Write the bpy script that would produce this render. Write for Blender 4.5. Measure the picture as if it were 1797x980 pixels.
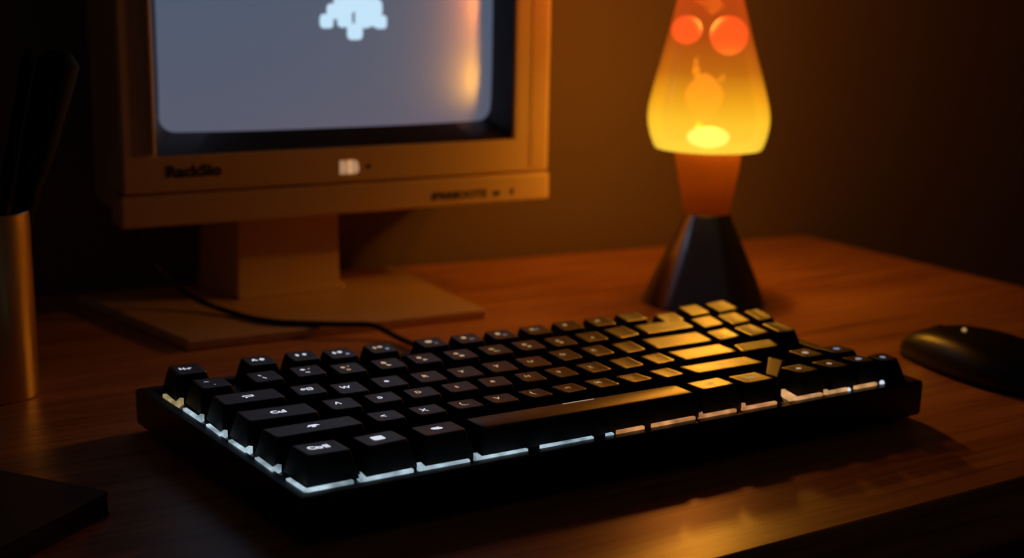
import bpy, bmesh, math, random
from mathutils import Vector, Matrix
R = math.radians
random.seed(4)
for o in list(bpy.data.objects): bpy.data.objects.remove(o, do_unlink=True)
S = bpy.context.scene
COL = S.collection

# ------------------------------------------------------------------ camera
CAM_H = 0.20797
yaw, pitch, roll = R(58.0318), R(12.5668), R(1.0274)
fwd_h = Vector((math.cos(yaw), math.sin(yaw), 0)); right = Vector((math.sin(yaw), -math.cos(yaw), 0))
fwd = fwd_h * math.cos(pitch) + Vector((0, 0, -math.sin(pitch)))
up = fwd_h * math.sin(pitch) + Vector((0, 0, math.cos(pitch)))
cr, sr = math.cos(roll), math.sin(roll)
ax = right * cr + up * sr
ay = up * cr - right * sr
az = -fwd
camd = bpy.data.cameras.new('camera'); cam = bpy.data.objects.new('camera', camd); COL.objects.link(cam)
m = Matrix((ax, ay, az)).transposed().to_4x4(); m.translation = (0, 0, CAM_H); cam.matrix_world = m
camd.sensor_width = 36; camd.lens = 2400 / 1797 * 36
camd.clip_start = 0.01
camd.dof.use_dof = True; camd.dof.focus_distance = 0.570; camd.dof.aperture_fstop = 6.8
S.camera = cam

# ------------------------------------------------------------------ world and exposure
w = bpy.data.worlds.new('world'); S.world = w; w.use_nodes = True
w.node_tree.nodes['Background'].inputs[0].default_value = (0.55, 0.47, 0.55, 1)
w.node_tree.nodes['Background'].inputs[1].default_value = 0.017
S.view_settings.view_transform = 'Standard'; S.view_settings.look = 'None'
S.view_settings.exposure = 0.0; S.view_settings.gamma = 1.0; S.view_settings.use_curve_mapping = False

LAMP_POWER = 5.6
LAMP_TOP_POWER = 1.3
CUP_POWER = 0.012
SCREEN_GLOW = 1.0

# ------------------------------------------------------------------ materials
def lin(c):
    c = c / 255.0
    return c / 12.92 if c <= 0.04045 else ((c + 0.055) / 1.055) ** 2.4
def rgb(r, g, b): return (lin(r), lin(g), lin(b), 1)
def mat(name, color, rough=0.5, metal=0.0, spec=0.5, coat=0.0, emis=None, es=0.0, bump=None, var=None):
    mt = bpy.data.materials.new(name); mt.use_nodes = True
    nt = mt.node_tree; b = nt.nodes['Principled BSDF']
    b.inputs['Base Color'].default_value = color
    b.inputs['Roughness'].default_value = rough
    b.inputs['Metallic'].default_value = metal
    b.inputs['Specular IOR Level'].default_value = spec
    b.inputs['Coat Weight'].default_value = coat
    if emis: b.inputs['Emission Color'].default_value = emis; b.inputs['Emission Strength'].default_value = es
    tc = nt.nodes.new('ShaderNodeTexCoord')
    if bump:
        n = nt.nodes.new('ShaderNodeTexNoise'); n.inputs['Scale'].default_value = bump[0]; n.inputs['Detail'].default_value = 4
        bp = nt.nodes.new('ShaderNodeBump'); bp.inputs['Strength'].default_value = bump[1]; bp.inputs['Distance'].default_value = 0.0004
        nt.links.new(tc.outputs['Object'], n.inputs['Vector']); nt.links.new(n.outputs['Fac'], bp.inputs['Height'])
        nt.links.new(bp.outputs['Normal'], b.inputs['Normal'])
    if var:
        n = nt.nodes.new('ShaderNodeTexNoise'); n.inputs['Scale'].default_value = var[0]
        mr = nt.nodes.new('ShaderNodeMapRange'); mr.inputs['To Min'].default_value = rough - var[1]; mr.inputs['To Max'].default_value = rough + var[1]
        nt.links.new(tc.outputs['Object'], n.inputs['Vector']); nt.links.new(n.outputs['Fac'], mr.inputs['Value'])
        nt.links.new(mr.outputs['Result'], b.inputs['Roughness'])
    return mt
def emit(name, color, strength):
    return mat(name, (0.02, 0.02, 0.02, 1), 0.8, spec=0.1, emis=color, es=strength)

def wood_mat(name='wood'):
    mt = bpy.data.materials.new(name); mt.use_nodes = True
    nt = mt.node_tree; b = nt.nodes['Principled BSDF']; L = nt.links.new
    tc = nt.nodes.new('ShaderNodeTexCoord'); mp = nt.nodes.new('ShaderNodeMapping')
    mp.inputs['Scale'].default_value = (3.0, 60.0, 60.0); L(tc.outputs['Object'], mp.inputs['Vector'])
    n1 = nt.nodes.new('ShaderNodeTexNoise'); n1.inputs['Scale'].default_value = 3.0; n1.inputs['Detail'].default_value = 8; n1.inputs['Roughness'].default_value = 0.62
    n1.inputs['Distortion'].default_value = 0.6
    L(mp.outputs['Vector'], n1.inputs['Vector'])
    mp2 = nt.nodes.new('ShaderNodeMapping'); mp2.inputs['Scale'].default_value = (1.2, 9.0, 9.0); L(tc.outputs['Object'], mp2.inputs['Vector'])
    n2 = nt.nodes.new('ShaderNodeTexNoise'); n2.inputs['Scale'].default_value = 2.5; n2.inputs['Detail'].default_value = 3; n2.inputs['Distortion'].default_value = 1.0
    L(mp2.outputs['Vector'], n2.inputs['Vector'])
    r1 = nt.nodes.new('ShaderNodeValToRGB'); e = r1.color_ramp.elements
    e[0].position = 0.32; e[0].color = (0.48, 0.160, 0.038, 1); e[1].position = 0.62; e[1].color = (0.86, 0.38, 0.110, 1)
    L(n1.outputs['Fac'], r1.inputs['Fac'])
    r2 = nt.nodes.new('ShaderNodeValToRGB'); e = r2.color_ramp.elements
    e[0].position = 0.35; e[0].color = (0.72, 0.66, 0.60, 1); e[1].position = 0.65; e[1].color = (1, 1, 1, 1)
    L(n2.outputs['Fac'], r2.inputs['Fac'])
    mx = nt.nodes.new('ShaderNodeMix'); mx.data_type = 'RGBA'; mx.blend_type = 'MULTIPLY'; mx.inputs[0].default_value = 1
    L(r1.outputs['Color'], mx.inputs[6]); L(r2.outputs['Color'], mx.inputs[7]); L(mx.outputs[2], b.inputs['Base Color'])
    bp = nt.nodes.new('ShaderNodeBump'); bp.inputs['Strength'].default_value = 0.22; bp.inputs['Distance'].default_value = 0.0003
    L(n1.outputs['Fac'], bp.inputs['Height']); L(bp.outputs['Normal'], b.inputs['Normal'])
    b.inputs['Roughness'].default_value = 0.37; b.inputs['Specular IOR Level'].default_value = 1.0; b.inputs['IOR'].default_value = 1.6
    return mt

M = {}
M['wood'] = wood_mat()
M['wall'] = mat('wall_paint', (0.175, 0.118, 0.083, 1), 0.85, spec=0.2, bump=(300, 0.2))
M['floor'] = mat('floor_dark', (0.03, 0.025, 0.02, 1), 0.7)
M['key_side_shaded'] = mat('keycap_side_shaded', (0.008, 0.008, 0.010, 1), 0.62, spec=0.2)  # shade on the key sides put into a darker colour than the tops
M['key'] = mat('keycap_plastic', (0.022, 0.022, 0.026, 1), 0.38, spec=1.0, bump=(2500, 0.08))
M['key'].node_tree.nodes['Principled BSDF'].inputs['IOR'].default_value = 1.66
M['case'] = mat('case_plastic', (0.010, 0.010, 0.012, 1), 0.42, spec=0.5, bump=(2500, 0.08))
M['plate'] = mat('key_plate', (0.02, 0.02, 0.024, 1), 0.38, spec=0.6)
M['cable'] = mat('cable_rubber', (0.008, 0.008, 0.008, 1), 0.5)
M['beige'] = mat('beige_plastic', (0.72, 0.46, 0.22, 1), 0.42, spec=0.4, bump=(1500, 0.12))
M['groove'] = mat('groove_dark', (0.02, 0.015, 0.01, 1), 0.7)
M['surround'] = mat('screen_surround', (0.022, 0.012, 0.010, 1), 0.38, spec=0.5)
M['ink'] = mat('dark_ink', (0.03, 0.025, 0.02, 1), 0.6)
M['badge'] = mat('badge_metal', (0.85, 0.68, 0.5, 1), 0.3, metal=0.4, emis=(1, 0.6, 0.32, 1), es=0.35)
M['copper'] = mat('copper_metal', (0.62, 0.28, 0.12, 1), 0.45, metal=0.7, spec=0.5)
M['gunmetal'] = mat('dark_metal', (0.36, 0.32, 0.33, 1), 0.20, metal=0.9)
M['steel'] = mat('brushed_brass', (0.80, 0.56, 0.28, 1), 0.34, metal=0.95, bump=(900, 0.1))
M['black'] = mat('black_plastic', (0.005, 0.005, 0.006, 1), 0.6, spec=0.2)
M['mouse'] = mat('mouse_shell', (0.012, 0.011, 0.010, 1), 0.36, spec=0.6)
M['cover'] = mat('notebook_cover', (0.040, 0.037, 0.044, 1), 0.55)
M['paper'] = mat('notebook_pages', (0.020, 0.018, 0.018, 1), 0.8)
M['legend_white'] = emit('legend_white', (0.80, 0.85, 1.0, 1), 0.85)
M['legend_warm'] = emit('legend_warm', (1.0, 0.66, 0.42, 1), 0.55)
M['legend_amber'] = emit('legend_amber', (1.0, 0.62, 0.25, 1), 0.40)  # lamp light on right-hand legends put in as glow; indicator dots too
M['legend_blue'] = emit('legend_blue', (0.50, 0.58, 1.0, 1), 0.42)
M['led_cool'] = emit('led_cool', (0.55, 0.74, 0.85, 1), 0.80)
M['led_warm'] = emit('led_warm', (1.0, 0.50, 0.20, 1), 0.75)  # here and in copper, the lamp's amber reflection is put into the glow
M['led_copper'] = emit('led_copper', (1.0, 0.42, 0.15, 1), 0.62)
M['led_gold'] = emit('led_gold', (0.8, 0.62, 0.30, 1), 0.55)
M['legend_dusk'] = emit('legend_dusk', (0.62, 0.52, 0.62, 1), 0.22)
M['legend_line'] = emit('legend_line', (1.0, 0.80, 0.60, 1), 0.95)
M['pixel'] = emit('screen_pixels', (0.58, 0.82, 1.0, 1), 0.95)

def cup_mat():
    mt = bpy.data.materials.new('cup_amber_plastic'); mt.use_nodes = True
    nt = mt.node_tree; L = nt.links.new; b = nt.nodes['Principled BSDF']
    b.inputs['Base Color'].default_value = (0.60, 0.24, 0.08, 1); b.inputs['Roughness'].default_value = 0.5
    tl = nt.nodes.new('ShaderNodeBsdfTranslucent'); tl.inputs[0].default_value = (0.62, 0.34, 0.12, 1)
    mx = nt.nodes.new('ShaderNodeMixShader'); mx.inputs[0].default_value = 0.5
    L(b.outputs[0], mx.inputs[1]); L(tl.outputs[0], mx.inputs[2]); L(mx.outputs[0], nt.nodes['Material Output'].inputs[0])
    return mt
M['cup'] = cup_mat()
for led in ('led_cool', 'led_warm', 'led_copper', 'led_gold'):      # the diffuser strips glow unevenly
    nt = M[led].node_tree; b = nt.nodes['Principled BSDF']; tc = nt.nodes.new('ShaderNodeTexCoord')
    n = nt.nodes.new('ShaderNodeTexNoise'); n.inputs['Scale'].default_value = 130; n.inputs['Detail'].default_value = 1
    mr = nt.nodes.new('ShaderNodeMapRange'); s0 = b.inputs['Emission Strength'].default_value
    mr.inputs['From Min'].default_value = 0.3; mr.inputs['From Max'].default_value = 0.7; mr.inputs['To Min'].default_value = s0 * 0.35; mr.inputs['To Max'].default_value = s0 * 1.15
    nt.links.new(tc.outputs['Object'], n.inputs['Vector']); nt.links.new(n.outputs['Fac'], mr.inputs['Value']); nt.links.new(mr.outputs['Result'], b.inputs['Emission Strength'])
def screen_mat():
    mt = bpy.data.materials.new('screen_glass'); mt.use_nodes = True
    nt = mt.node_tree; b = nt.nodes['Principled BSDF']; L = nt.links.new
    b.inputs['Base Color'].default_value = (0.01, 0.01, 0.012, 1)
    b.inputs['Roughness'].default_value = 0.38
    b.inputs['IOR'].default_value = 4.2
    tc = nt.nodes.new('ShaderNodeTexCoord'); sx = nt.nodes.new('ShaderNodeSeparateXYZ'); L(tc.outputs['Object'], sx.inputs[0])
    mr = nt.nodes.new('ShaderNodeMapRange'); mr.inputs['From Min'].default_value = 0.115; mr.inputs['From Max'].default_value = 0.25
    L(sx.outputs['Z'], mr.inputs['Value'])
    cr_ = nt.nodes.new('ShaderNodeValToRGB'); e = cr_.color_ramp.elements
    e[0].color = (0.092, 0.100, 0.145, 1); e[1].color = (0.060, 0.100, 0.150, 1)
    L(mr.outputs['Result'], cr_.inputs['Fac']); L(cr_.outputs['Color'], b.inputs['Emission Color'])
    b.inputs['Emission Strength'].default_value = SCREEN_GLOW
    return mt
M['screen'] = screen_mat()

def liquid_mat():
    mt = bpy.data.materials.new('glowing_liquid'); mt.use_nodes = True
    nt = mt.node_tree; L = nt.links.new; nt.nodes.remove(nt.nodes['Principled BSDF'])
    out = nt.nodes['Material Output']
    tc = nt.nodes.new('ShaderNodeTexCoord'); sx = nt.nodes.new('ShaderNodeSeparateXYZ'); L(tc.outputs['Object'], sx.inputs[0])
    mr = nt.nodes.new('ShaderNodeMapRange'); mr.inputs['From Min'].default_value = 0.100; mr.inputs['From Max'].default_value = 0.240
    L(sx.outputs['Z'], mr.inputs['Value'])
    c = nt.nodes.new('ShaderNodeValToRGB'); e = c.color_ramp.elements
    e[0].position = 0.0; e[0].color = (1.0, 0.66, 0.055, 1)
    e[1].position = 1.0; e[1].color = (0.62, 0.045, 0.006, 1)
    for pos, col in ((0.13, (1.0, 0.58, 0.030, 1)), (0.23, (0.86, 0.38, 0.012, 1)), (0.36, (0.50, 0.140, 0.006, 1)), (0.52, (0.40, 0.065, 0.006, 1))):
        x = e.new(pos); x.color = col
    L(mr.outputs['Result'], c.inputs['Fac'])
    em = nt.nodes.new('ShaderNodeEmission'); em.inputs['Strength'].default_value = 1.2
    L(c.outputs['Color'], em.inputs['Color'])
    tr = nt.nodes.new('ShaderNodeBsdfTransparent'); tr.inputs[0].default_value = (1.0, 0.82, 0.5, 1)
    ad = nt.nodes.new('ShaderNodeAddShader')
    mx = nt.nodes.new('ShaderNodeMixShader'); mx.inputs[0].default_value = 0.62
    L(tr.outputs[0], mx.inputs[1]); L(em.outputs[0], mx.inputs[2]); L(mx.outputs[0], out.inputs[0])
    return mt
M['liquid'] = liquid_mat()
def glass_mat():
    mt = bpy.data.materials.new('bottle_glass'); mt.use_nodes = True
    nt = mt.node_tree; L = nt.links.new; nt.nodes.remove(nt.nodes['Principled BSDF'])
    tr = nt.nodes.new('ShaderNodeBsdfTransparent'); gl = nt.nodes.new('ShaderNodeBsdfGlossy'); gl.inputs['Roughness'].default_value = 0.05
    fr = nt.nodes.new('ShaderNodeFresnel'); fr.inputs['IOR'].default_value = 1.3
    mx = nt.nodes.new('ShaderNodeMixShader'); L(fr.outputs[0], mx.inputs[0]); L(tr.outputs[0], mx.inputs[1]); L(gl.outputs[0], mx.inputs[2])
    L(mx.outputs[0], nt.nodes['Material Output'].inputs[0])
    return mt
M['glass'] = glass_mat()
M['wax_red'] = emit('wax_red', (1.0, 0.085, 0.020, 1), 2.3)
M['wax_orange'] = emit('wax_orange', (1.0, 0.30, 0.02, 1), 1.6)
M['wax_hot'] = emit('wax_hot', (1.0, 0.80, 0.26, 1), 2.6)

# ------------------------------------------------------------------ helpers
def obj(name, bm, material, parent=None, smooth=True, bevel=0.0, seg=2, loc=None):
    me = bpy.data.meshes.new(name); bmesh.ops.recalc_face_normals(bm, faces=bm.faces[:]); bm.to_mesh(me); bm.free()
    o = bpy.data.objects.new(name, me); COL.objects.link(o)
    if material: me.materials.append(material)
    if smooth:
        for p in me.polygons: p.use_smooth = True
        try: me.set_sharp_from_angle(angle=R(38))
        except Exception: pass
    if bevel:
        b = o.modifiers.new('bevel', 'BEVEL'); b.width = bevel; b.segments = seg; b.limit_method = 'ANGLE'; b.angle_limit = R(40)
    if parent: o.parent = parent
    if loc: o.location = loc
    return o
def empty(name, loc=(0, 0, 0), rz=0.0):
    o = bpy.data.objects.new(name, None); COL.objects.link(o); o.location = loc; o.rotation_euler = (0, 0, rz); o.empty_display_size = 0.02
    return o
def tag(o, label=None, cat=None, group=None, kind=None):
    if label: o['label'] = label
    if cat: o['category'] = cat
    if group: o['group'] = group
    if kind: o['kind'] = kind
    return o
def hexa(bm, low, high):
    """solid between two quads/loops of equal length"""
    a = [bm.verts.new(p) for p in low]; b = [bm.verts.new(p) for p in high]; n = len(a)
    bm.faces.new(a[::-1]); bm.faces.new(b)
    for i in range(n): bm.faces.new((a[i], a[(i + 1) % n], b[(i + 1) % n], b[i]))
def box(bm, x0, y0, z0, x1, y1, z1):
    q = [(x0, y0), (x1, y0), (x1, y1), (x0, y1)]
    hexa(bm, [(x, y, z0) for x, y in q], [(x, y, z1) for x, y in q])
def lathe(bm, prof, n=64, cap0=True, cap1=True):
    rings = []
    for r, z in prof: rings.append([bm.verts.new((r * math.cos(2 * math.pi * i / n), r * math.sin(2 * math.pi * i / n), z)) for i in range(n)])
    for a, b in zip(rings, rings[1:]):
        for i in range(n): bm.faces.new((a[i], a[(i + 1) % n], b[(i + 1) % n], b[i]))
    if cap0: bm.faces.new(rings[0][::-1])
    if cap1: bm.faces.new(rings[-1])
def tube(bm, pts, rad, n=12):
    pts = [Vector(p) for p in pts]; rads = rad if isinstance(rad, (list, tuple)) else [rad] * len(pts)
    rings = []; prev = None
    for i, p in enumerate(pts):
        t = (pts[min(i + 1, len(pts) - 1)] - pts[max(i - 1, 0)]).normalized()
        if prev is None: u = t.orthogonal().normalized()
        else: u = (prev - t * prev.dot(t)).normalized()
        prev = u; v = t.cross(u)
        rings.append([bm.verts.new(p + (u * math.cos(2 * math.pi * k / n) + v * math.sin(2 * math.pi * k / n)) * rads[i]) for k in range(n)])
    for a, b in zip(rings, rings[1:]):
        for k in range(n): bm.faces.new((a[k], a[(k + 1) % n], b[(k + 1) % n], b[k]))
    bm.faces.new(rings[0][::-1]); bm.faces.new(rings[-1])
def smooth_path(P, sub=8):
    P = [Vector(p) for p in P]; out = []
    for i in range(len(P) - 1):
        p0, p1, p2, p3 = P[max(i - 1, 0)], P[i], P[i + 1], P[min(i + 2, len(P) - 1)]
        for k in range(sub):
            t = k / sub
            out.append(0.5 * ((2 * p1) + (p2 - p0) * t + (2 * p0 - 5 * p1 + 4 * p2 - p3) * t * t + (3 * p1 - p0 - 3 * p2 + p3) * t ** 3))
    out.append(P[-1]); return out
def rrect(w, h, r, n=5):
    """rounded rectangle loop, centred, ccw"""
    pts = []
    for cx, cy, a0 in ((w / 2 - r, h / 2 - r, 0), (-w / 2 + r, h / 2 - r, 90), (-w / 2 + r, -h / 2 + r, 180), (w / 2 - r, -h / 2 + r, 270)):
        for k in range(n + 1):
            a = R(a0 + 90 * k / n); pts.append((cx + r * math.cos(a), cy + r * math.sin(a)))
    return pts
def text_pieces(s, size, bold=0.0):
    """list of (verts2d, faces) centred at the origin"""
    cu = bpy.data.curves.new('t', 'FONT'); cu.body = s; cu.size = size; cu.offset = bold; cu.align_x = 'CENTER'; cu.resolution_u = 4
    o = bpy.data.objects.new('t', cu); COL.objects.link(o)
    dg = bpy.context.evaluated_depsgraph_get(); me = bpy.data.meshes.new_from_object(o.evaluated_get(dg))
    vs = [(v.co.x, v.co.y) for v in me.vertices]; fs = [list(p.vertices) for p in me.polygons]
    bpy.data.objects.remove(o); bpy.data.curves.remove(cu); bpy.data.meshes.remove(me)
    if vs:
        cy = (max(v[1] for v in vs) + min(v[1] for v in vs)) / 2; cx = (max(v[0] for v in vs) + min(v[0] for v in vs)) / 2
        vs = [(x - cx, y - cy) for x, y in vs]
    return vs, fs

# ------------------------------------------------------------------ room
def struct(name, bm, m, bevel=0.0):
    o = obj(name, bm, m, smooth=False, bevel=bevel); o['kind'] = 'structure'; return o
WALL_Z0, WALL_Z1 = -0.74, 1.7
wy, wa = 0.912, R(-6.0)               # back wall passes x=0 at wy, turned slightly
def wall_pt(x, off=0.0): return (x, wy + math.tan(wa) * x + off)
bm = bmesh.new()
a, b = wall_pt(-1.6), wall_pt(1.35); a2, b2 = wall_pt(-1.6, 0.1), wall_pt(1.35, 0.1)
hexa(bm, [(*a, WALL_Z0), (*b, WALL_Z0), (*b2, WALL_Z0), (*a2, WALL_Z0)], [(*a, WALL_Z1), (*b, WALL_Z1), (*b2, WALL_Z1), (*a2, WALL_Z1)])
struct('wall_back', bm, M['wall'])
bm = bmesh.new(); box(bm, 1.25, -2.2, WALL_Z0, 1.35, 0.76, WALL_Z1); struct('wall_right', bm, M['wall'])
bm = bmesh.new(); box(bm, -1.6, -2.2, WALL_Z0 - 0.05, 1.35, 1.2, WALL_Z0); struct('floor', bm, M['floor'])

# ------------------------------------------------------------------ desk
def make_desk():
    t = tag(empty('desk', (0.2, 0.6, WALL_Z0)), 'long orange brown wooden desk carrying the keyboard, monitor and lamp', 'desk')
    X0, X1, Y0, T = -0.75, 0.80, 0.3557, 0.030
    bm = bmesh.new()
    p0 = (X0, Y0); p1 = (X1, Y0); p2 = wall_pt(X1, -0.002); p3 = wall_pt(X0, -0.002)
    hexa(bm, [(*p, -T) for p in (p0, p1, p2, p3)], [(*p, 0) for p in (p0, p1, p2, p3)])
    o = obj('desk_top', bm, M['wood'], None, smooth=False, bevel=0.0012, seg=2); o.parent = t; o.location = (-0.2, -0.6, -WALL_Z0)
    for x, y in ((-0.70, 0.40), (0.74, 0.40), (-0.70, 0.86), (0.74, 0.78)):
        bm = bmesh.new(); box(bm, x - 0.025, y - 0.025, WALL_Z0, x + 0.025, y + 0.025, -T)
        l = obj('leg', bm, M['wood'], None, smooth=False, bevel=0.003); l.parent = t; l.location = (-0.2, -0.6, -WALL_Z0)
make_desk()

# ------------------------------------------------------------------ keyboard
U = 0.01905
KX, KY = 0.21584, 0.48727
kb = tag(empty('keyboard', (KX, KY, 0)), 'black mechanical keyboard with backlit keycaps in the middle of the desk', 'keyboard')
def W2K(x, y): return (x - KX, y - KY)
CASE = [(0.1836, 0.4368), (0.5050, 0.4325), (0.5085, 0.5900), (0.1716, 0.5990)]
def inset(q, d):
    n = len(q); out = []
    for i in range(n):
        p = Vector(q[i]); a = (Vector(q[i - 1]) - p).normalized(); b = (Vector(q[(i + 1) % n]) - p).normalized()
        s = abs(a.x * b.y - a.y * b.x); out.append(tuple(p + (a + b) * (d / s)))
    return out
RIM = 0.0200
bm = bmesh.new()
def loopz(q, z): return [bm.verts.new((*W2K(*p), z)) for p in q]
loops = [loopz(inset(CASE, 0.0018), 0.0022), loopz(inset(CASE, 0.0002), 0.0036), loopz(CASE, 0.0190), loopz(inset(CASE, 0.0008), RIM),
         loopz(inset(CASE, 0.0056), RIM), loopz(inset(CASE, 0.0062), 0.0172)]
for A, B_ in zip(loops, loops[1:]):
    for i in range(4): bm.faces.new((A[i], A[(i + 1) % 4], B_[(i + 1) % 4], B_[i]))
bm.faces.new(loops[0][::-1]); bm.faces.new(loops[-1])
obj('case', bm, M['case'], kb, smooth=False, bevel=0.0004, seg=2)
bm = bmesh.new()
q = inset(CASE, 0.0075)
hexa(bm, [(*W2K(*p), 0.0168) for p in q], [(*W2K(*p), 0.0178) for p in q]); obj('key_plate', bm, M['plate'], kb, smooth=False)
for x, y in ((0.196, 0.450), (0.493, 0.446), (0.493, 0.575), (0.190, 0.582)):
    bm = bmesh.new(); lathe(bm, [(0.0060, 0), (0.0062, 0.0004), (0.0062, 0.0030)], 24)
    obj('rubber_foot', bm, M['black'], kb, loc=(*W2K(x, y), 0))

KEYS = [
('ctrl', -0.735, -1.464, 0.909, 0.754, -3.533, 94.893),
    ('shift', -0.337, -0.172, 1.966, 0.665, -1.39, 95.026),
    ('caps', -0.623, 1.088, 1.554, 0.77, -4.684, 90.598),
    ('tab', -0.753, 2.435, 1.408, 0.785, -3.749, 89.592),
    ('grave', -1.116, 3.848, 0.704, 0.784, -5.436, 89.638),
    ('esc', -1.236, 5.191, 0.699, 0.82, -5.388, 88.456),
    ('f1', 0.523, 5.078, 0.67, 0.789, -6.124, 87.851),
    ('f2', 1.627, 4.979, 0.664, 0.828, -5.512, 85.683),
    ('1', 0.145, 3.754, 0.695, 0.816, -1.355, 86.954),
    ('2', 1.223, 3.705, 0.71, 0.814, -2.181, 84.942),
    ('q', 0.63, 2.308, 0.682, 0.777, -3.836, 85.787),
    ('a', 0.849, 0.979, 0.682, 0.781, -5.155, 87.628),
    ('s', 1.852, 0.937, 0.707, 0.706, -0.692, 87.113),
    ('d', 2.803, 0.871, 0.697, 0.7, -1.179, 85.65),
    ('f', 3.766, 0.827, 0.707, 0.701, -0.99, 85.516),
    ('g', 4.703, 0.786, 0.666, 0.72, -5.135, 81.128),
    ('z', 1.328, -0.25, 0.664, 0.655, -3.499, 89.742),
    ('x', 2.311, -0.316, 0.668, 0.626, -2.452, 90.062),
    ('c', 3.238, -0.361, 0.65, 0.59, -4.214, 90.346),
    ('v', 4.151, -0.389, 0.645, 0.609, -4.464, 88.197),
    ('win', 0.555, -1.524, 0.915, 0.701, 2.537, 94.959),
    ('alt', 1.897, -1.564, 0.95, 0.671, -0.817, 92.841),
    ('space', 5.526, -1.683, 5.556, 0.738, -2.004, 92.819),
    ('n1', 9.093, -1.782, 0.985, 0.623, 0.904, 93.451),
    ('n2', 10.285, -1.869, 0.865, 0.665, -0.562, 96.355),
    ('b', 5.052, -0.419, 0.582, 0.585, -1.843, 96.404),
    ('n', 5.958, -0.457, 0.62, 0.598, 1.922, 95.984),
    ('m', 6.874, -0.478, 0.605, 0.628, -1.532, 93.635),
    (',', 7.789, -0.51, 0.623, 0.628, 1.648, 98.745),
    ('.', 8.742, -0.542, 0.593, 0.651, 1.847, 94.675),
    ('rshift', 10.385, -0.66, 2.073, 0.663, -1.659, 97.246),
    ('enter', 10.736, 0.512, 1.696, 0.811, -0.595, 87.579),
    ('rwide', 12.389, 0.318, 1.253, 0.661, -0.484, 70.226),
    (';', 9.341, 0.566, 0.622, 0.776, 5.54, 88.024),
    ('l', 8.404, 0.631, 0.64, 0.797, 1.992, 85.181),
    ('k', 7.452, 0.687, 0.628, 0.763, 1.566, 88.502),
    ('j', 6.529, 0.717, 0.61, 0.733, -0.154, 88.086),
    ('h', 5.654, 0.74, 0.596, 0.713, -4.664, 82.631),
    ('[', 10.883, 1.73, 1.813, 0.94, -1.871, 79.254),
    ('p', 9.337, 1.8, 0.633, 0.891, 3.445, 83.189),
    ('o', 8.423, 1.889, 0.635, 0.83, 3.449, 84.269),
    ('i', 7.478, 1.946, 0.63, 0.872, 2.85, 84.895),
    ('bksp', 11.472, 3.045, 1.584, 0.893, -0.483, 79.247),
    ('-', 10.073, 3.108, 0.719, 0.965, 7.849, 82.997),
    ('nv1', 12.883, 2.911, 0.767, 0.97, 6.291, 75.58),
    ('nv1b', 13.812, 2.852, 0.742, 1.042, 7.092, 75.819),
    ('nv2', 12.389, 1.642, 0.747, 0.868, 5.833, 77.912),
    ('nv2b', 13.367, 1.616, 0.72, 0.934, 8.322, 81.687),
    ('nv0', 13.421, 4.153, 0.707, 1.018, 4.311, 75.078),
    ('nv0b', 14.446, 4.133, 0.781, 1.032, 9.144, 76.131),
    ('nv1c', 14.728, 2.842, 0.571, 1.082, 6.519, 74.065),
    ('nv2c', 14.26, 1.514, 0.565, 0.933, -6.146, 79.989),
    ('ar4', 14.518, -2.068, 0.535, 0.609, -1.813, 85.509),
    ('ar3', 13.828, -1.909, 0.566, 0.534, -9.378, 95.17),
    ('ar2', 12.876, -1.882, 0.578, 0.665, -3.825, 97.134),
    ('ar1', 11.886, -1.84, 0.642, 0.624, 1.993, 102.359),
    ('up1', 13.054, -0.842, 0.607, 0.689, -1.805, 92.166),
    ('up2', 14.007, -0.944, 0.675, 0.666, -3.258, 94.556),
    ('f3', 2.554, 4.747, 0.69, 0.84, -3.0, 85.7),
    ('f4', 3.66, 4.702, 0.69, 0.84, -3.0, 84.7),
    ('f5', 5.062, 4.581, 0.69, 0.84, -3.0, 83.4),
    ('f6', 6.082, 4.489, 0.69, 0.84, -3.0, 82.5),
    ('f7', 7.089, 4.415, 0.69, 0.84, -3.0, 81.6),
    ('f8', 8.155, 4.391, 0.69, 0.84, -3.0, 80.7),
    ('f9', 9.21, 4.388, 0.69, 0.84, -3.0, 79.7),
    ('f10', 10.246, 4.34, 0.69, 0.84, -3.0, 78.8),
    ('f11', 11.32, 4.359, 0.69, 0.84, -3.0, 77.8),
    ('3', 2.168, 3.453, 0.69, 0.83, -3.0, 86.0),
    ('4', 3.204, 3.346, 0.69, 0.83, -3.0, 85.1),
    ('5', 4.181, 3.341, 0.69, 0.83, -3.0, 84.2),
    ('6', 5.16, 3.231, 0.69, 0.83, -3.0, 83.4),
    ('7', 6.153, 3.185, 0.69, 0.83, -3.0, 82.5),
    ('8', 7.135, 3.158, 0.69, 0.83, -3.0, 81.6),
    ('9', 8.1, 3.091, 0.69, 0.83, -3.0, 80.7),
    ('0', 9.082, 3.091, 0.69, 0.83, -3.0, 79.8),
    ('w', 1.496, 1.986, 0.69, 0.83, -3.0, 86.7),
    ('e', 2.535, 1.988, 0.69, 0.83, -3.0, 85.7),
    ('r', 3.531, 1.899, 0.69, 0.83, -3.0, 84.8),
    ('t', 4.482, 1.818, 0.69, 0.83, -3.0, 84.0),
    ('y', 5.461, 1.819, 0.69, 0.83, -3.0, 83.1),
    ('u', 6.417, 1.791, 0.69, 0.83, -3.0, 82.2),
    ('f12', 12.241, 3.8, 0.69, 0.84, 2, 77.0),
]
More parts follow.
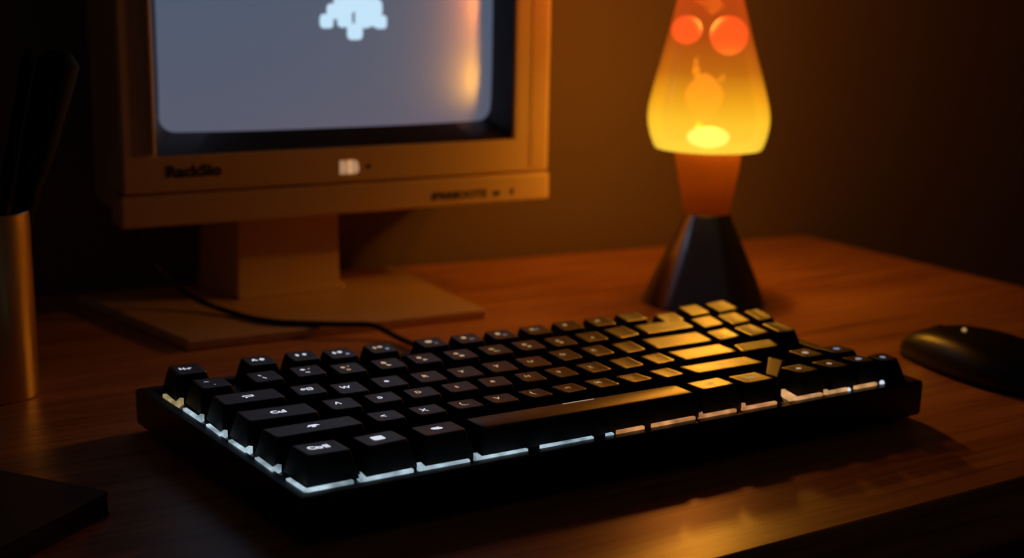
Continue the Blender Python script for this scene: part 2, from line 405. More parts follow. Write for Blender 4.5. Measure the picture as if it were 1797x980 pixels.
# legends: t text, o oval, b bar   (positions and sizes in millimetres on the key top)
LEG = {
 'esc': [('t', 'H-r', -0.6, 1.2, 3.8, .16)], 'grave': [('b', -1.6, 2.4, 2.2, .35, 0), ('b', 0.6, -2.6, .7, .3, 0)],
 'tab': [('t', '\u21c6', 0, 0.6, 0, 0), ('b', 0.3, 2.0, 4.2, .7, 0), ('b', -1.9, 1.5, 1.2, 1.0, .5), ('b', 2.1, 1.2, .7, 2.4, 0), ('b', 0.3, 0.2, 3.6, .6, 0), ('b', -1.2, -0.4, .9, 1.6, 0)],
 'caps': [('t', 'Cul', 0.6, 0.8, 4.6, .22)], 'shift': [('p', [(-2.8, -.6), (0.2, 3.2), (3.4, .4), (1.2, -.2), (1.0, -1.4), (-.8, -1.4), (-.6, -.2)], 1.6, 1.0)],
 'ctrl': [('t', 'CtrlI', -0.4, 1.4, 4.6, .24)], 'win': [('rr', -0.3, 1.2, 5.2, 4.6, 1.0)],
 'alt': [('o', -1.2, 1.2, 1.3, 1.2), ('o', 0.2, 2.0, 1.4, 1.3), ('o', 1.2, 0.8, 1.2, 1.0), ('o', 0.2, .6, 1.8, .9)],
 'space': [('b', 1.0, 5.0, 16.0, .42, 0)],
 'f1': [('t', 'A', -1.6, 1.8, 3.6, .3), ('o', 2.0, 1.6, 1.1, 1.7)], 'f2': [('o', -1.9, 1.8, .8, 1.6), ('o', 1.7, 2.0, .9, 1.5)],
 'f3': [('o', -2.5, 1.6, .85, 1.7), ('o', 0.5, 2.2, 1.15, 1.6), ('ob', 2.9, -2.4, .9, 1.3)], 'f4': [('o', -2.6, 1.6, .9, 1.7), ('o', 0.4, 2.4, 1.3, 1.4), ('ob', 2.6, -2.2, .9, 1.3)],
 'f5': [('o', -1.6, 1.8, 1.1, 1.8), ('o', -.2, 2.0, 1.2, 1.8), ('ob', 1.8, -2.0, .8, 1.3)], 'f6': [('o', -1.2, 2.0, 1.3, 1.8), ('ob', 1.8, -1.6, 1.3, 1.2)],
 'f7': [('o', -1.4, 2.0, 1.3, 1.8), ('ob', 1.4, -1.2, 1.3, 1.3)], 'f8': [('o', -1.6, 1.6, 1.1, 1.8), ('ob', .8, 1.2, 1.3, 1.3)], 'f9': [('o', -1.4, 1.4, 1.3, 1.5)], 'f10': [('o', -1.0, 1.4, 1.4, 1.2)],
 '1': [('b', -1.6, 2.2, .5, 2.0, .5), ('b', -.6, -1.9, .55, 2.6, .5)], '2': [('t', '+', -1.6, 2.6, 4.2, .25), ('b', 1.4, 2.8, .8, .5, 0), ('b', -.6, -2.0, 2.0, .8, -.5)],
 '3': [('o', -1.9, 2.0, 1.1, 1.3), ('o', 1.0, 3.0, .5, .5), ('t', 'o', -.6, -2.2, 4.0, .1)], '4': [('o', -1.8, 2.0, 1.3, 1.7), ('p', [(-1.4, -.6), (.6, -2.4), (-1.0, -3.6), (-2.0, -2.4)], 1.0, 0)],
 '5': [('o', -1.8, 2.0, 1.2, 1.5), ('p', [(-.8, -.6), (1.2, -2.2), (-.4, -3.2), (-1.4, -2.2)], 1.0, 0)], '6': [('p', [(-3.2, 2.2), (-1.2, 3.6), (0, 1.6), (-1.6, .8)], 1.0, 0), ('o', -.2, -2.2, 1.3, 1.2)],
 '7': [('o', -1.2, 2.0, 1.4, 1.4), ('o', -.6, -1.8, .8, 1.0), ('o', 1.0, -2.0, .5, .7)], '8': [('o', -1.4, 2.0, 1.3, 1.5), ('o', -.2, -1.8, 1.0, 1.4)],
 '9': [('o', -1.2, 1.6, 1.1, 1.2), ('o', -.4, -1.8, 1.1, 1.3)], '0': [('o', -.2, -1.6, .9, 1.1)],
 'q': [('t', '\u0424', -1.8, .8, 3.6, .18), ('rf', .9, .8, 2.8, 3.6)], 'w': [('t', 'W', -1.0, 1.5, 4.6, .13)], 'e': [('t', 'e', -.9, 1.0, 4.8, .13)], 'r': [('t', 'R', -.9, 1.6, 4.2, .2)],
 't': [('t', 'Y', -1.0, 1.4, 4.2, .14)], 'y': [('t', 'Y', -1.0, 1.4, 4.2, .16)], 'u': [('t', 'U', -1.0, 1.2, 4.2, .14)], 'i': [('t', 'O', -1.0, 1.2, 4.0, .12)], 'o': [('t', 'K', -1.0, 1.6, 3.8, .14)],
 'a': [('t', '\u039b', -1.2, 1.6, 4.2, .13)], 's': [('t', '\u0254', -1.2, .8, 4.6, .12)], 'd': [('t', 'D', -1.2, 1.2, 4.2, .09)], 'f': [('t', 't', -1.0, 1.0, 4.4, .13)], 'g': [('t', 'e', -.8, 1.0, 4.4, .12)],
 'h': [('t', 'H', -.8, 1.4, 4.0, .12)], 'j': [('t', '9', -.8, .8, 4.0, .12)], 'k': [('t', 'Z', -1.0, 1.0, 3.8, .1)],
 'z': [('t', '<', -1.0, .4, 4.6, .12)], 'x': [('t', 'X', -1.4, .6, 4.6, .08)], 'c': [('t', '(', -1.2, .8, 4.6, .1), ('b', 0, -0.7, 2.6, .35, 0)], 'v': [('t', 'V', -1.0, 1.2, 4.4, .1)], 'b': [('t', '(', -.8, .8, 4.4, .12)],
 'n': [('o', -.8, .8, .7, .8), ('t', 'I', .8, .8, 3.0, .1)], 'm': [('t', 'M', -1.0, 1.4, 4.0, .12)], ',': [('o', -.8, .6, .6, .7)],
 'enter': [('b', 1.5, 3.4, 6.5, .9, 0)], 'rshift': [('o', .4, .8, 2.2, 1.0), ('b', 1.6, 1.8, 2.0, .8, 0)], 'bksp': [('b', 1.0, 1.6, 4.0, .7, 0)],
 'n1': [('t', 'BS', .2, .2, 3.8, .2)], 'n2': [('t', '\u03c9\u03bf', -.2, .8, 4.0, .3)],
 'ar1': [('o', 0.2, .8, 1.2, 1.3), ('b', -1.9, -.2, .6, .6, 0)], 'ar2': [('t', 'e', 0, .8, 4.4, .2)], 'ar3': [('o', -1.0, -.4, 1.0, .8), ('ob', 0.8, .8, 1.4, 1.5)], 'ar4': [('ob', 0, 0, 1.4, 1.6)],
 'up1': [('o', 0, .8, 1.7, 1.6)], 'up2': [('ob', 1.0, .8, 1.6, 1.5)],
 'nv2b': [('o', .6, -.8, .7, 1.2)],
}
HK = 0.0300
BASE_Z = 0.0192
def key_mesh(w, d, a, b, kind):
    """keycap: rounded tapered sides, dished top; returns bmesh and a function top(x, y) giving the 3D point"""
    bm = bmesh.new(); ex = Vector((math.cos(a), math.sin(a))); ey = Vector((math.cos(b), math.sin(b)))
    dish = {'bar': 0.0, 'fn': 0.00055}.get(kind, 0.00050)
    convex = 0.0007 if kind == 'bar' else 0.0
    def dz(x, y):
        if convex: return -convex * (2 * y / d) ** 2
        u_ = min(abs(2 * x / w), 1.0)
        if w > 1.3 * U: u_ = max(0.0, (abs(x) - (w / 2 - 0.45 * U)) / (0.45 * U))
        return dish * u_ * u_ - dish
    def P(x, y, z): v = ex * x + ey * y; return (v.x, v.y, z)
    gl, gf, gb = 0.125 * U, 0.20 * U, 0.09 * U
    rings = []
    def ring(x0, x1, y0, y1, r, zf):
        pts = rrect(x1 - x0, y1 - y0, min(r, (x1 - x0) * .45, (y1 - y0) * .45), 5); cx, cy = (x0 + x1) / 2, (y0 + y1) / 2
        return [bm.verts.new(P(px + cx, py + cy, zf(px + cx, py + cy))) for px, py in pts]
    hw, hd = w / 2, d / 2
    H0 = HK
    rt = 0.0016
    for t, r in ((0.0, 0.0006), (0.5, 0.0010), (0.85, 0.0013)):
        k = 1 - t
        e = k ** 0.85
        rings.append(ring(-hw - gl * e, hw + gl * e, -hd - gf * e, hd + gb * e, r, lambda x, y, t=t: BASE_Z + (H0 - 0.0010 - BASE_Z) * t))
    f = 0.00035
    rings.append(ring(-hw, hw, -hd, hd, rt, lambda x, y: H0 - f * 1.6 + dz(x, y)))
    rings.append(ring(-hw + f * .3, hw - f * .3, -hd + f * .3, hd - f * .3, rt, lambda x, y: H0 - f * .6 + dz(x, y)))
    rings.append(ring(-hw + f, hw - f, -hd + f, hd - f, rt, lambda x, y: H0 - f * .1 + dz(x, y)))
    for A, B_ in zip(rings, rings[1:]):
        n = len(A)
        for i in range(n): bm.faces.new((A[i], A[(i + 1) % n], B_[(i + 1) % n], B_[i]))
    # top grid: concentric shrink
    last = rings[-1]; pts0 = [v.co.copy() for v in last]
    inv = Matrix(((ex.x, ey.x), (ex.y, ey.y))).inverted()
    loc = [inv @ Vector((p.x, p.y)) for p in pts0]
    mid = max(0.0, (w - d) / 2)
    for s in (0.8, 0.6, 0.4, 0.2):
        nr = []
        for l in loc:
            cxx = max(-mid, min(mid, l.x)); x = cxx + (l.x - cxx) * s; y = l.y * s
            nr.append(bm.verts.new(P(x, y, H0 + dz(x, y))))
        n = len(nr)
        for i in range(n): bm.faces.new((last[i], last[(i + 1) % n], nr[(i + 1) % n], nr[i]))
        last = nr
    bm.faces.new(last)
    bm.faces.new(rings[0][::-1])
    return bm, (lambda x, y: P(x, y, H0 + dz(x, y) + 0.00012))
def legend_bm(items, top):
    groups = {}
    for it in items:
        k = it[0]; blue = k == 'ob'
        bm = groups.setdefault(blue, bmesh.new())
        mm = 0.001
        def poly(pts):
            pts = [(x * mm, y * mm) for x, y in pts]; vs = [bm.verts.new(top(x, y)) for x, y in pts]; bm.faces.new(vs)
        if k == 't':
            if not it[4]: continue
            vs, fs = text_pieces(it[1], it[4], it[5])
            V = [bm.verts.new(top((x + it[2]) * mm, (y + it[3]) * mm)) for x, y in vs]
            for f in fs:
                try: bm.faces.new([V[i] for i in f])
                except ValueError: pass
        elif k in ('o', 'ob'):
            poly([(it[1] + it[3] * math.cos(i * math.pi / 10), it[2] + it[4] * math.sin(i * math.pi / 10)) for i in range(20)])
        elif k == 'b':
            _, cx, cy, w_, h_, rot = it; c, s = math.cos(rot), math.sin(rot)
            poly([(cx + x * c - y * s, cy + x * s + y * c) for x, y in ((-w_ / 2, -h_ / 2), (w_ / 2, -h_ / 2), (w_ / 2, h_ / 2), (-w_ / 2, h_ / 2))])
        elif k == 'rr': poly([(x + it[1], y + it[2]) for x, y in rrect(it[3], it[4], it[5])])
        elif k == 'rf':
            o_ = rrect(it[3], it[4], .8); i_ = rrect(it[3] - 1.3, it[4] - 1.5, .4)
            A = [bm.verts.new(top((x + it[1]) * mm, (y + it[2]) * mm)) for x, y in o_]; B_ = [bm.verts.new(top((x + it[1]) * mm, (y + it[2]) * mm)) for x, y in i_]
            for i in range(len(A)): bm.faces.new((A[i], A[(i + 1) % len(A)], B_[(i + 1) % len(A)], B_[i]))
            poly([(x + it[1], y + it[2]) for x, y in rrect(.6, .8, .2)])
        elif k == 'p': poly([(x * it[2] * .62 + (0.3 if it[3] else 0), y * it[2] * .62 + it[3]) for x, y in it[1]] if it[3] else [(x, y) for x, y in it[1]])
    return groups
WARM = set('4 5 6 7 t y f g c v x d r 3'.split())
for nm, cx, cy, kw, kd, a, b in KEYS:
    kind = 'bar' if nm == 'space' else 'norm'
    bm, top = key_mesh(kw * U, kd * U, R(a), R(b), kind)
    nside = 3 * 24
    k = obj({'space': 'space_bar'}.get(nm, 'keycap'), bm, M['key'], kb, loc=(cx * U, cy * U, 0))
    k.data.materials.append(M['key_side_shaded'])
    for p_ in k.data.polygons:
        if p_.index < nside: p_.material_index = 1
    if nm in LEG:
        for blue, lb in legend_bm(LEG[nm], top).items():
            if not lb.verts: continue
            mt = M['legend_blue' if cx < 4.5 or cx > 12.5 else 'legend_dusk'] if blue else (M['legend_white'] if cx < 2.6 and nm not in ('3',) else (M['legend_warm'] if cx < 5.6 or nm in ('f5', 'f6', 'f7', 'ar1', 'ar2', 'up1', 'space') else M['legend_amber']))
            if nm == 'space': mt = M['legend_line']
            l = obj('legend', lb, mt, k, smooth=False)

bm = bmesh.new()      # block added between main keys and arrows to catch the lamp's amber sheen
dq = [(0.4287, 0.4522), (0.4503, 0.4721), (0.4486, 0.4806), (0.4276, 0.4591)]
hexa(bm, [(*W2K(*p), 0.0176) for p in dq], [(*W2K(*p), 0.0275) for p in dq]); obj('sheen_block', bm, M['key'], kb, smooth=False, bevel=0.0006)
# light strips in the gap between keys and rim
STR = {
 'led_cool': [[(0.1813, 0.5584), (0.1823, 0.5436), (0.1851, 0.5464)], [(0.1828, 0.5329), (0.183, 0.5187), (0.1865, 0.5217)], [(0.1839, 0.5093), (0.1848, 0.4952), (0.1884, 0.4982)], [(0.1857, 0.4848), (0.1862, 0.4698), (0.1903, 0.4729)], [(0.1875, 0.4576), (0.1885, 0.4436), (0.2079, 0.4439)], [(0.2135, 0.4504), (0.2127, 0.4432), (0.2332, 0.4437)], [(0.2385, 0.4486), (0.2378, 0.4428), (0.2575, 0.4422)], [(0.2634, 0.4475), (0.2628, 0.4420), (0.2843, 0.4417)], [(0.291, 0.4418), (0.3163, 0.4411)], [(0.3232, 0.4409), (0.3264, 0.4408)]],
 'led_gold': [[(0.180, 0.5820), (0.1803, 0.5673), (0.1848, 0.5728)]],
 'led_copper': [[(0.3285, 0.4407), (0.3423, 0.4406)], [(0.3469, 0.4405), (0.3697, 0.4402)], [(0.3763, 0.4444), (0.3737, 0.4400), (0.3926, 0.4397)], [(0.4015, 0.4446), (0.3978, 0.4397), (0.4162, 0.4393)]],
 'led_warm': [[(0.4319, 0.4516), (0.4289, 0.4392), (0.4439, 0.4389)], [(0.4494, 0.4420), (0.4481, 0.4390), (0.4603, 0.4388)], [(0.4652, 0.4387), (0.479, 0.4385)]],
}
for mk, lst in STR.items():
    for pl in lst:
        bm = bmesh.new(); hwid = 0.00085
        P = [Vector(p) for p in pl]; Lf, Rt = [], []
        for i, p in enumerate(P):
            d1 = (P[i] - P[i - 1]).normalized() if i else None; d2 = (P[i + 1] - P[i]).normalized() if i < len(P) - 1 else None
            t = (d1 or d2) if not (d1 and d2) else (d1 + d2)
            t = t.normalized(); nrm = Vector((-t.y, t.x)); kf = 1.0 if not (d1 and d2) else 1 / max(0.45, abs(nrm.dot(Vector((-d1.y, d1.x)))))
            Lf.append(p + nrm * hwid * kf); Rt.append(p - nrm * hwid * kf)
        for i in range(len(P) - 1):
            qd = [Lf[i], Lf[i + 1], Rt[i + 1], Rt[i]]
            hexa(bm, [(*W2K(*v), 0.0170) for v in qd], [(*W2K(*v), 0.0207 if mk in ('led_cool', 'led_gold') else 0.0212) for v in qd])
        bmesh.ops.remove_doubles(bm, verts=bm.verts[:], dist=1e-6)
        obj('light_strip', bm, M[mk], kb, smooth=False)
for x, y, z, mt, r in ((0.4608, 0.4383, 0.0203, 'legend_white', 0.0011), (0.4835, 0.4389, 0.0203, 'legend_white', 0.0012), (0.4885, 0.5094, 0.0215, 'legend_amber', 0.0016)):
    bm = bmesh.new(); bmesh.ops.create_uvsphere(bm, u_segments=16, v_segments=8, radius=r)
    obj('indicator_light', bm, M[mt], kb, loc=(*W2K(x, y), z))

# ------------------------------------------------------------------ monitor
mon = tag(empty('monitor', (0.2155, 0.765, 0.0), R(-3)), 'beige boxy computer monitor with lit grey blue screen behind the keyboard', 'monitor')
def frame_mesh(bm, outer, inner, y0, y1):
    """rectangular ring in the xz plane; outer/inner = (x0,z0,x1,z1), depth y0..y1"""
    def lp(r, y): return [bm.verts.new(p) for p in ((r[0], y, r[1]), (r[2], y, r[1]), (r[2], y, r[3]), (r[0], y, r[3]))]
    A, B_, C_, D_ = lp(outer, y0), lp(inner, y0), lp(inner, y1), lp(outer, y1)
    for X, Y in ((A, B_), (B_, C_), (C_, D_), (D_, A)):
        for i in range(4): bm.faces.new((X[i], X[(i + 1) % 4], Y[(i + 1) % 4], Y[i]))
OP = (0.0207, 0.1036, 0.2528, 0.2880)      # opening
TOPZ = 0.312
bm = bmesh.new(); frame_mesh(bm, (0.0016, 0.0815, 0.2800, TOPZ), OP, 0.0, 0.024)
obj('front_bezel', bm, M['beige'], mon, smooth=False, bevel=0.0022, seg=3)
bm = bmesh.new()   # housing behind the bezel, tapering back
hexa(bm, [(0.0024, 0.022, 0.0660), (0.2780, 0.022, 0.0660), (0.2780, 0.022, TOPZ - .001), (0.0024, 0.022, TOPZ - .001)],
         [(0.0080, 0.104, 0.0650), (0.2700, 0.104, 0.0650), (0.2700, 0.104, TOPZ - .018), (0.0080, 0.104, TOPZ - .018)])
obj('housing', bm, M['beige'], mon, smooth=False, bevel=0.003, seg=2)
bm = bmesh.new(); box(bm, -0.0004, -0.0018, 0.0625, 0.2802, 0.0225, 0.0808)
obj('lower_panel', bm, M['beige'], mon, smooth=False, bevel=0.0020, seg=3)
bm = bmesh.new()   # dark funnel around the glass
SC = (0.0285, 0.1145, 0.2455, 0.2770); ys0, ys1 = 0.003, 0.014
def lp(r, y): return [bm.verts.new(p) for p in ((r[0], y, r[1]), (r[2], y, r[1]), (r[2], y, r[3]), (r[0], y, r[3]))]
o_ = tuple((OP[0] + .0002, OP[1] + .0002, OP[2] - .0002, OP[3] - .0002))
scx, scz = (SC[0] + SC[2]) / 2, (SC[1] + SC[3]) / 2
w_, h_ = SC[2] - SC[0], SC[3] - SC[1]
def glass_y(x, z):      # almost flat glass that falls away towards its rim
    return 0.0065 + 0.0102 * (abs(x - scx) / (w_ / 2)) ** 3 + 0.0030 * (abs(z - scz) / (h_ / 2)) ** 6
def dens(lp_):
    out = []
    for i, p in enumerate(lp_):
        q_ = lp_[(i + 1) % len(lp_)]; L_ = math.dist(p, q_); k = max(1, int(L_ / 0.003))
        for j in range(k): out.append((p[0] + (q_[0] - p[0]) * j / k, p[1] + (q_[1] - p[1]) * j / k))
    return out
loop = dens(rrect(w_, h_, 0.009, 8))
ocx, ocz, ow, oh = (OP[0] + OP[2]) / 2, (OP[1] + OP[3]) / 2, OP[2] - OP[0] - .0004, OP[3] - OP[1] - .0004
def outer(x, z):        # push a rim point out to the opening rectangle
    k = min((ow / 2) / max(abs(x), 1e-6), (oh / 2) / max(abs(z), 1e-6)); return ocx + x * k, ocz + z * k
A = [bm.verts.new((outer(x, z)[0], 0.001, outer(x, z)[1])) for x, z in loop]
B_ = [bm.verts.new((scx + x, glass_y(scx + x, scz + z) + 0.0002, scz + z)) for x, z in loop]
C_ = [bm.verts.new((scx + x, 0.0225, scz + z)) for x, z in loop]
D_ = [bm.verts.new((outer(x, z)[0], 0.0225, outer(x, z)[1])) for x, z in loop]
for X, Y in ((A, B_), (B_, C_), (C_, D_), (D_, A)):
    for i in range(len(loop)): bm.faces.new((X[i], X[(i + 1) % len(loop)], Y[(i + 1) % len(loop)], Y[i]))
obj('screen_surround', bm, M['surround'], mon, smooth=True)
bm = bmesh.new()
prev = None
for s in (1.0, .98, .96, .94, .92, .90, .88, .86, .84, .82, .80, .77, .74, .66, .58, .5, .42, .34, .26, .18, .1, .03):
    ring = [bm.verts.new((scx + x * s, glass_y(scx + x * s, scz + z * s), scz + z * s)) for x, z in loop]
    if prev:
        for i in range(len(ring)): bm.faces.new((prev[i], prev[(i + 1) % len(ring)], ring[(i + 1) % len(ring)], ring[i]))
    else: first = ring
    prev = ring
bm.faces.new(prev)
back = [bm.verts.new((v.co.x, 0.0222, v.co.z)) for v in first]
for i in range(len(first)): bm.faces.new((back[i], back[(i + 1) % len(first)], first[(i + 1) % len(first)], first[i]))
bm.faces.new(back[::-1])
scr = obj('screen', bm, M['screen'], mon)
# pixel picture on the glass
bm = bmesh.new()
def tile(cx, cz, s, r=0.28):
    pts = rrect(s, s, s * r, 4)
    F = [bm.verts.new((cx + x, glass_y(cx + x, cz + z) - 0.0006, cz + z)) for x, z in pts]
    G = [bm.verts.new((cx + x, glass_y(cx + x, cz + z) + 0.0003, cz + z)) for x, z in pts]
    bm.faces.new(F); bm.faces.new(G[::-1])
    for i in range(len(F)): bm.faces.new((F[i], F[(i + 1) % len(F)], G[(i + 1) % len(F)], G[i]))
for cx, cz, s in ((.1224, .1790, .0078), (.1398, .1730, .0092), (.1335, .1800, .0088), (.1270, .1845, .0085), (.1350, .1880, .0095), (.1450, .1800, .0098), (.1525, .1800, .0080), (.1560, .1785, .0076),
                  (.1450, .1880, .0105), (.1525, .1865, .0088), (.1310, .1920, .0080), (.1400, .1950, .0100), (.1500, .1940, .0100), (.1360, .2020, .0090), (.1450, .2030, .0090), (.1405, .2090, .0080)):
    tile(.1459 + (cx - .1398) * 1.04, .1725 + (cz - .1730) * 1.04, s * 1.06)
obj('screen_picture', bm, M['pixel'], scr, smooth=False)
bm = bmesh.new(); tube(bm, [(0.0192, -0.0006, 0.1042), (0.0192, -0.0006, 0.2880)], 0.0019, 12); obj('trim_bead', bm, M['beige'], mon)
# side grille
bm = bmesh.new(); z = 0.0862
while z < 0.304:
    box(bm, 0.2655, -0.0012, z, 0.2775, 0.001, z + 0.0017); z += 0.0034
obj('vent_grille', bm, M['beige'], mon, smooth=False, bevel=0.0004, seg=1)
def text_obj(name, s, size, bold, x, y, z, mt, parent, sx=1.0, depth=0.0004):
    vs, fs = text_pieces(s, size, bold); bm = bmesh.new()
    V = [bm.verts.new((x + a_ * sx, y, z + b_)) for a_, b_ in vs]
    for f in fs:
        try: bm.faces.new([V[i] for i in f])
        except ValueError: pass
    r = bmesh.ops.extrude_face_region(bm, geom=bm.faces[:]); bmesh.ops.translate(bm, vec=(0, depth, 0), verts=[e for e in r['geom'] if isinstance(e, bmesh.types.BMVert)])
    return obj(name, bm, mt, parent, smooth=False)
text_obj('name_plate', 'RackSio', 0.0092, 0.00035, 0.0430, -0.0003, 0.0940, M['ink'], mon, 1.12)
text_obj('button_marks', 'IFRRIIOOTE  w   \u00b7I', 0.0066, 0.0002, 0.2235, -0.0021, 0.0697, M['ink'], mon, 1.15)
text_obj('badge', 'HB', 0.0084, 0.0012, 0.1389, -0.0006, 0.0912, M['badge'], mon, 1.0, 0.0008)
bm = bmesh.new(); box(bm, 0.1500, -0.0003, 0.0898, 0.1530, 0.0003, 0.0922); obj('sensor', bm, M['ink'], mon, smooth=False)
# stand
bm = bmesh.new(); hexa(bm, [(0.0777, 0.036, 0.006), (0.1470, 0.038, 0.006), (0.1470, 0.078, 0.006), (0.0640, 0.078, 0.006)], [(0.0800, 0.036, 0.0660), (0.1465, 0.038, 0.0660), (0.1465, 0.072, 0.0660), (0.0680, 0.072, 0.0660)])
hexa(bm, [(0.0777, 0.033, 0.0058), (0.1500, 0.035, 0.0058), (0.1500, 0.080, 0.0058), (0.0640, 0.080, 0.0058)], [(0.0777, 0.034, 0.0110), (0.1490, 0.036, 0.0110), (0.1490, 0.079, 0.0110), (0.0640, 0.079, 0.0110)])
obj('stand_neck', bm, M['beige'], mon, smooth=False, bevel=0.0012, seg=2)
bm = bmesh.new(); BQ = [(0.0226, -0.0480), (0.2085, -0.0513), (0.2070, 0.0900), (-0.0090, 0.0900)]
hexa(bm, [(x, y + .0008, 0) for x, y in BQ], [(x, y, 0.006) for x, y in BQ])
obj('stand_base', bm, M['beige'], mon, smooth=False, bevel=0.0015, seg=2)

# ------------------------------------------------------------------ lava lamp
LX, LY = 0.5725, 0.6775
lamp = tag(empty('lava_lamp', (LX, LY, 0)), 'glowing yellow and orange lava lamp on a dark cone base, right of the monitor', 'lamp')
vx, vy = math.sin(yaw), -math.cos(yaw)          # sideways offset of the slightly leaning bottle
def lat(z): return -0.0006 - 0.0036 * max(0, (z - 0.04)) / 0.12
def shear(bm):
    for v in bm.verts: s = lat(v.co.z); v.co.x += vx * s; v.co.y += vy * s
    return bm
bm = bmesh.new(); lathe(bm, [(0.0395, 0), (0.0410, 0.0008), (0.0405, 0.0025), (0.0275, 0.0300), (0.0152, 0.0578), (0.0142, 0.0590)], 72); obj('base', shear(bm), M['gunmetal'], lamp)
bm = bmesh.new(); lathe(bm, [(0.0140, 0.0588), (0.0146, 0.0592), (0.0218, 0.0985), (0.0222, 0.1004), (0.0214, 0.1004), (0.0139, 0.0595)], 72, False, False); obj('holder_cup', shear(bm), M['cup'], lamp)
BOT = [(0.0300, 0.1008), (0.0345, 0.1012), (0.0358, 0.1026), (0.0380, 0.1090), (0.0393, 0.1150), (0.0397, 0.1200), (0.0394, 0.1250), (0.0386, 0.1300), (0.0310, 0.1580), (0.0217, 0.1943), (0.0130, 0.2330), (0.0122, 0.2380)]
bm = bmesh.new(); lathe(bm, BOT, 96); obj('glass_bottle', shear(bm), M['glass'], lamp)
def rad_at(z):
    for (r0, z0), (r1, z1) in zip(BOT, BOT[1:]):
        if z0 <= z <= z1: return r0 + (r1 - r0) * (z - z0) / (z1 - z0)
    return BOT[-1][0]
bm = bmesh.new(); lathe(bm, [(r - 0.0008, z + (0.0006 if i == 0 else 0.0)) for i, (r, z) in enumerate(BOT[:-1])], 96); obj('liquid', shear(bm), M['liquid'], lamp)
def blob(name, lx_, dep, z, rx, rz, mt, wob=0.0):
    bm = bmesh.new(); bmesh.ops.create_uvsphere(bm, u_segments=32, v_segments=20, radius=1)
    for v in bm.verts:
        k = 1 + wob * math.sin(v.co.z * 3 + 1) ; v.co = Vector((v.co.x * rx * k, v.co.y * rx * k, v.co.z * rz))
    fx, fy = math.cos(yaw), math.sin(yaw); s = lx_ + lat(z)
    return obj(name, bm, mt, lamp, loc=(vx * s + fx * dep, vy * s + fy * dep, z))
blob('wax_blob', -0.0152, -0.003, 0.1757, 0.0095, 0.0088, M['wax_red'])
blob('wax_blob', 0.0112, -0.006, 0.1728, 0.0118, 0.0120, M['wax_red'])
blob('wax_blob', -0.0030, 0.0, 0.1330, 0.0100, 0.0155, M['wax_orange'], 0.22)
blob('wax_blob', 0.0000, 0.0, 0.1080, 0.0135, 0.0066, M['wax_hot'])
bm = bmesh.new(); lathe(bm, [(0.0136, 0.2375), (0.0138, 0.2385), (0.0095, 0.2640), (0.0085, 0.2650)], 48); obj('cap', shear(bm), M['gunmetal'], lamp)
for z, pw, rad in ((0.1300, LAMP_POWER, 0.012), (0.1820, LAMP_TOP_POWER, 0.010), (0.0850, CUP_POWER, 0.006)):  # cup bulb; the lights inside the bottle are unseen, added to strengthen the lamp
    ld = bpy.data.lights.new('lamp_light', 'POINT'); ld.energy = pw; ld.color = (1.0, 0.50, 0.055) if z < 0.16 else (1.0, 0.33, 0.06); ld.shadow_soft_size = rad
    lo = bpy.data.objects.new('lamp_light', ld); COL.objects.link(lo); lo.parent = lamp; lo.location = (vx * lat(z), vy * lat(z), z)

# ------------------------------------------------------------------ mouse
ms = tag(empty('computer_mouse', (0.6000, 0.4720, 0), R(2)), 'black computer mouse lying right of the keyboard, cut by the picture edge', 'mouse')
def mouse_shell(z_lo, z_hi_f, shrink=0.0, n=40, m_=14):
    bm = bmesh.new(); rings = []
    L0, L1, Wd = 0.054, -0.057, 0.028
    def outline(t):
        a = 2 * math.pi * t; c, s = math.cos(a), math.sin(a)
        x = Wd * math.copysign(abs(c) ** 0.75, c); y = (L0 if s > 0 else -L1) * math.copysign(abs(s) ** 0.75, s)
        x *= 0.90 + 0.12 * math.cos((y + 0.02) * 45)
        return x, y
    for j in range(m_ + 1):
        k = j / m_; sc = math.cos(k * math.pi / 2) ** 0.42 if j < m_ else 0.0
        ring = []
        for i in range(n):
            x, y = outline(i / n); x *= (1 - shrink); y *= (1 - shrink); x *= sc; y *= sc
            hh = z_hi_f(y); z = z_lo + (hh - z_lo) * math.sin(k * math.pi / 2) ** 0.9
            if j == m_: ring = [bm.verts.new((0, 0, z))]; break
            ring.append(bm.verts.new((x, y, z)))
        rings.append(ring)
    for A, B_ in zip(rings, rings[1:]):
        for i in range(n):
            if len(B_) == 1: bm.faces.new((A[i], A[(i + 1) % n], B_[0]))
            else: bm.faces.new((A[i], A[(i + 1) % n], B_[(i + 1) % n], B_[i]))
    bm.faces.new(rings[0][::-1]); return bm
hump = lambda y: 0.0215 - (3.4 if y > 0.010 else 3.0) * (y - 0.010) ** 2
obj('shell', mouse_shell(0.0030, hump), M['mouse'], ms)
bm = bmesh.new(); n = 40; lo_, hi_ = [], []
for i in range(n):
    a = 2 * math.pi * i / n; c, s = math.cos(a), math.sin(a)
    x = 0.0268 * math.copysign(abs(c) ** .75, c); y = 0.0540 * math.copysign(abs(s) ** .75, s); x *= 0.90 + 0.12 * math.cos((y + 0.02) * 45)
    lo_.append((x, y, 0.0)); hi_.append((x, y, 0.0034))
hexa(bm, lo_, hi_); obj('bottom_plate', bm, M['black'], ms)
bm = bmesh.new(); lathe(bm, [(0.0078, -0.0030), (0.0085, -0.0020), (0.0085, 0.0020), (0.0078, 0.0030)], 32)
for v in bm.verts: v.co = Vector((v.co.z, v.co.x, v.co.y))
obj('scroll_wheel', bm, M['black'], ms, loc=(0, 0.032, 0.0112))
bm = bmesh.new(); bmesh.ops.create_uvsphere(bm, u_segments=16, v_segments=10, radius=0.0013)
obj('indicator_light', bm, M['legend_amber'], ms, loc=(-0.003, 0.014, 0.0214))

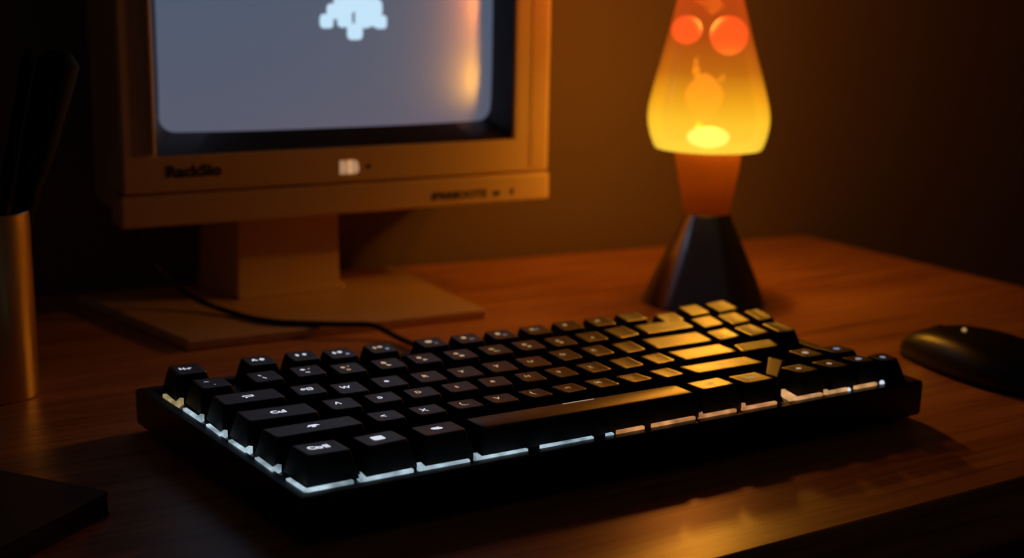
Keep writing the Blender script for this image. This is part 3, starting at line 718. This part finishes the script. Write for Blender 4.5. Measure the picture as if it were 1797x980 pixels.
# ------------------------------------------------------------------ pen holder and pens
PX, PY, PR, PH = 0.1275, 0.6850, 0.0205, 0.0925
ph = tag(empty('pen_holder', (PX, PY, 0)), 'cylindrical brushed metal pen holder at the left edge of the picture', 'pen holder')
bm = bmesh.new(); lathe(bm, [(PR - .0008, 0.0), (PR, 0.0008), (PR, PH - .0006), (PR - .0005, PH), (PR - .0012, PH - .0004), (PR - .0014, 0.004)], 96); obj('cup', bm, M['steel'], ph)
def pen(name, a_, b_, r0, r1, label, flat=1.0, tip=None):
    t = empty(name, a_); tag(t, label, 'pen' if 'pen' in name else 'brush', 'dark writing and painting tools in the holder')
    A_, B_ = Vector((0, 0, 0)), Vector(b_) - Vector(a_)
    bm = bmesh.new(); k = 0.62; tube(bm, [A_, A_.lerp(B_, .02), A_.lerp(B_, k)], [r0 * .8, r0, (r0 + r1) / 2 if tip else r1], 16); obj('barrel' if not tip else 'handle', bm, M['black'], t)
    bm = bmesh.new(); tube(bm, [A_.lerp(B_, k - .01), A_.lerp(B_, k + .12), A_.lerp(B_, .97), B_], [(r0 + r1) / 2 * 1.02 if tip else r1 * 1.12, r1, r1 * (1.15 if tip else 1.05), r1 * .6], 16)
    obj('bristles' if tip else 'pen_cap', bm, M['black'], t)
pen('paint_brush', (0.1230, 0.6900, 0.0085), (0.1660, 0.6775, 0.168), 0.0036, 0.0085, 'wide black brush leaning right out of the metal holder', tip=True)
pen('pen', (0.1150, 0.6800, 0.0085), (0.1520, 0.6805, 0.170), 0.0022, 0.0026, 'thin black pen standing in the metal holder left of the wide brush')

# ------------------------------------------------------------------ notebook
nb = tag(empty('notebook', (0.1325, 0.5046, 0), 0.0), 'dark closed notebook lying at the lower left corner of the desk', 'notebook')
e1 = Vector((-0.577, 0.816)); e2 = Vector((-0.816, -0.577))
def slab(name, z0, z1, ins, m, bev):
    q = [e1 * ins + e2 * ins, e1 * (0.15 - ins) + e2 * ins, e1 * (0.15 - ins) + e2 * (0.105 - ins), e1 * ins + e2 * (0.105 - ins)]
    bm = bmesh.new(); hexa(bm, [(v.x, v.y, z0) for v in q], [(v.x, v.y, z1) for v in q]); return obj(name, bm, m, nb, smooth=False, bevel=bev)
slab('back_cover', 0.0, 0.0014, 0, M['cover'], 0.0004); slab('pages', 0.0014, 0.0086, 0.0004, M['paper'], 0); slab('front_cover', 0.0086, 0.0100, 0, M['cover'], 0.0004)

# ------------------------------------------------------------------ cable
bm = bmesh.new()
path = smooth_path([(0.2338, 0.800, 0.0590), (0.2385, 0.800, 0.0420), (0.2507, 0.798, 0.0250), (0.2640, 0.785, 0.0125), (0.2785, 0.757, 0.0078), (0.2910, 0.729, 0.0078), (0.3120, 0.712, 0.0078), (0.3260, 0.703, 0.0078), (0.3380, 0.695, 0.0078), (0.3440, 0.688, 0.0050), (0.3470, 0.676, 0.0030), (0.3480, 0.655, 0.0035), (0.3470, 0.620, 0.0080), (0.3465, 0.5965, 0.0110)], 8)
tube(bm, path, 0.0017, 12)
tag(obj('cable', bm, M['cable']), 'thin black cable running from under the monitor to the keyboard back', 'cable')
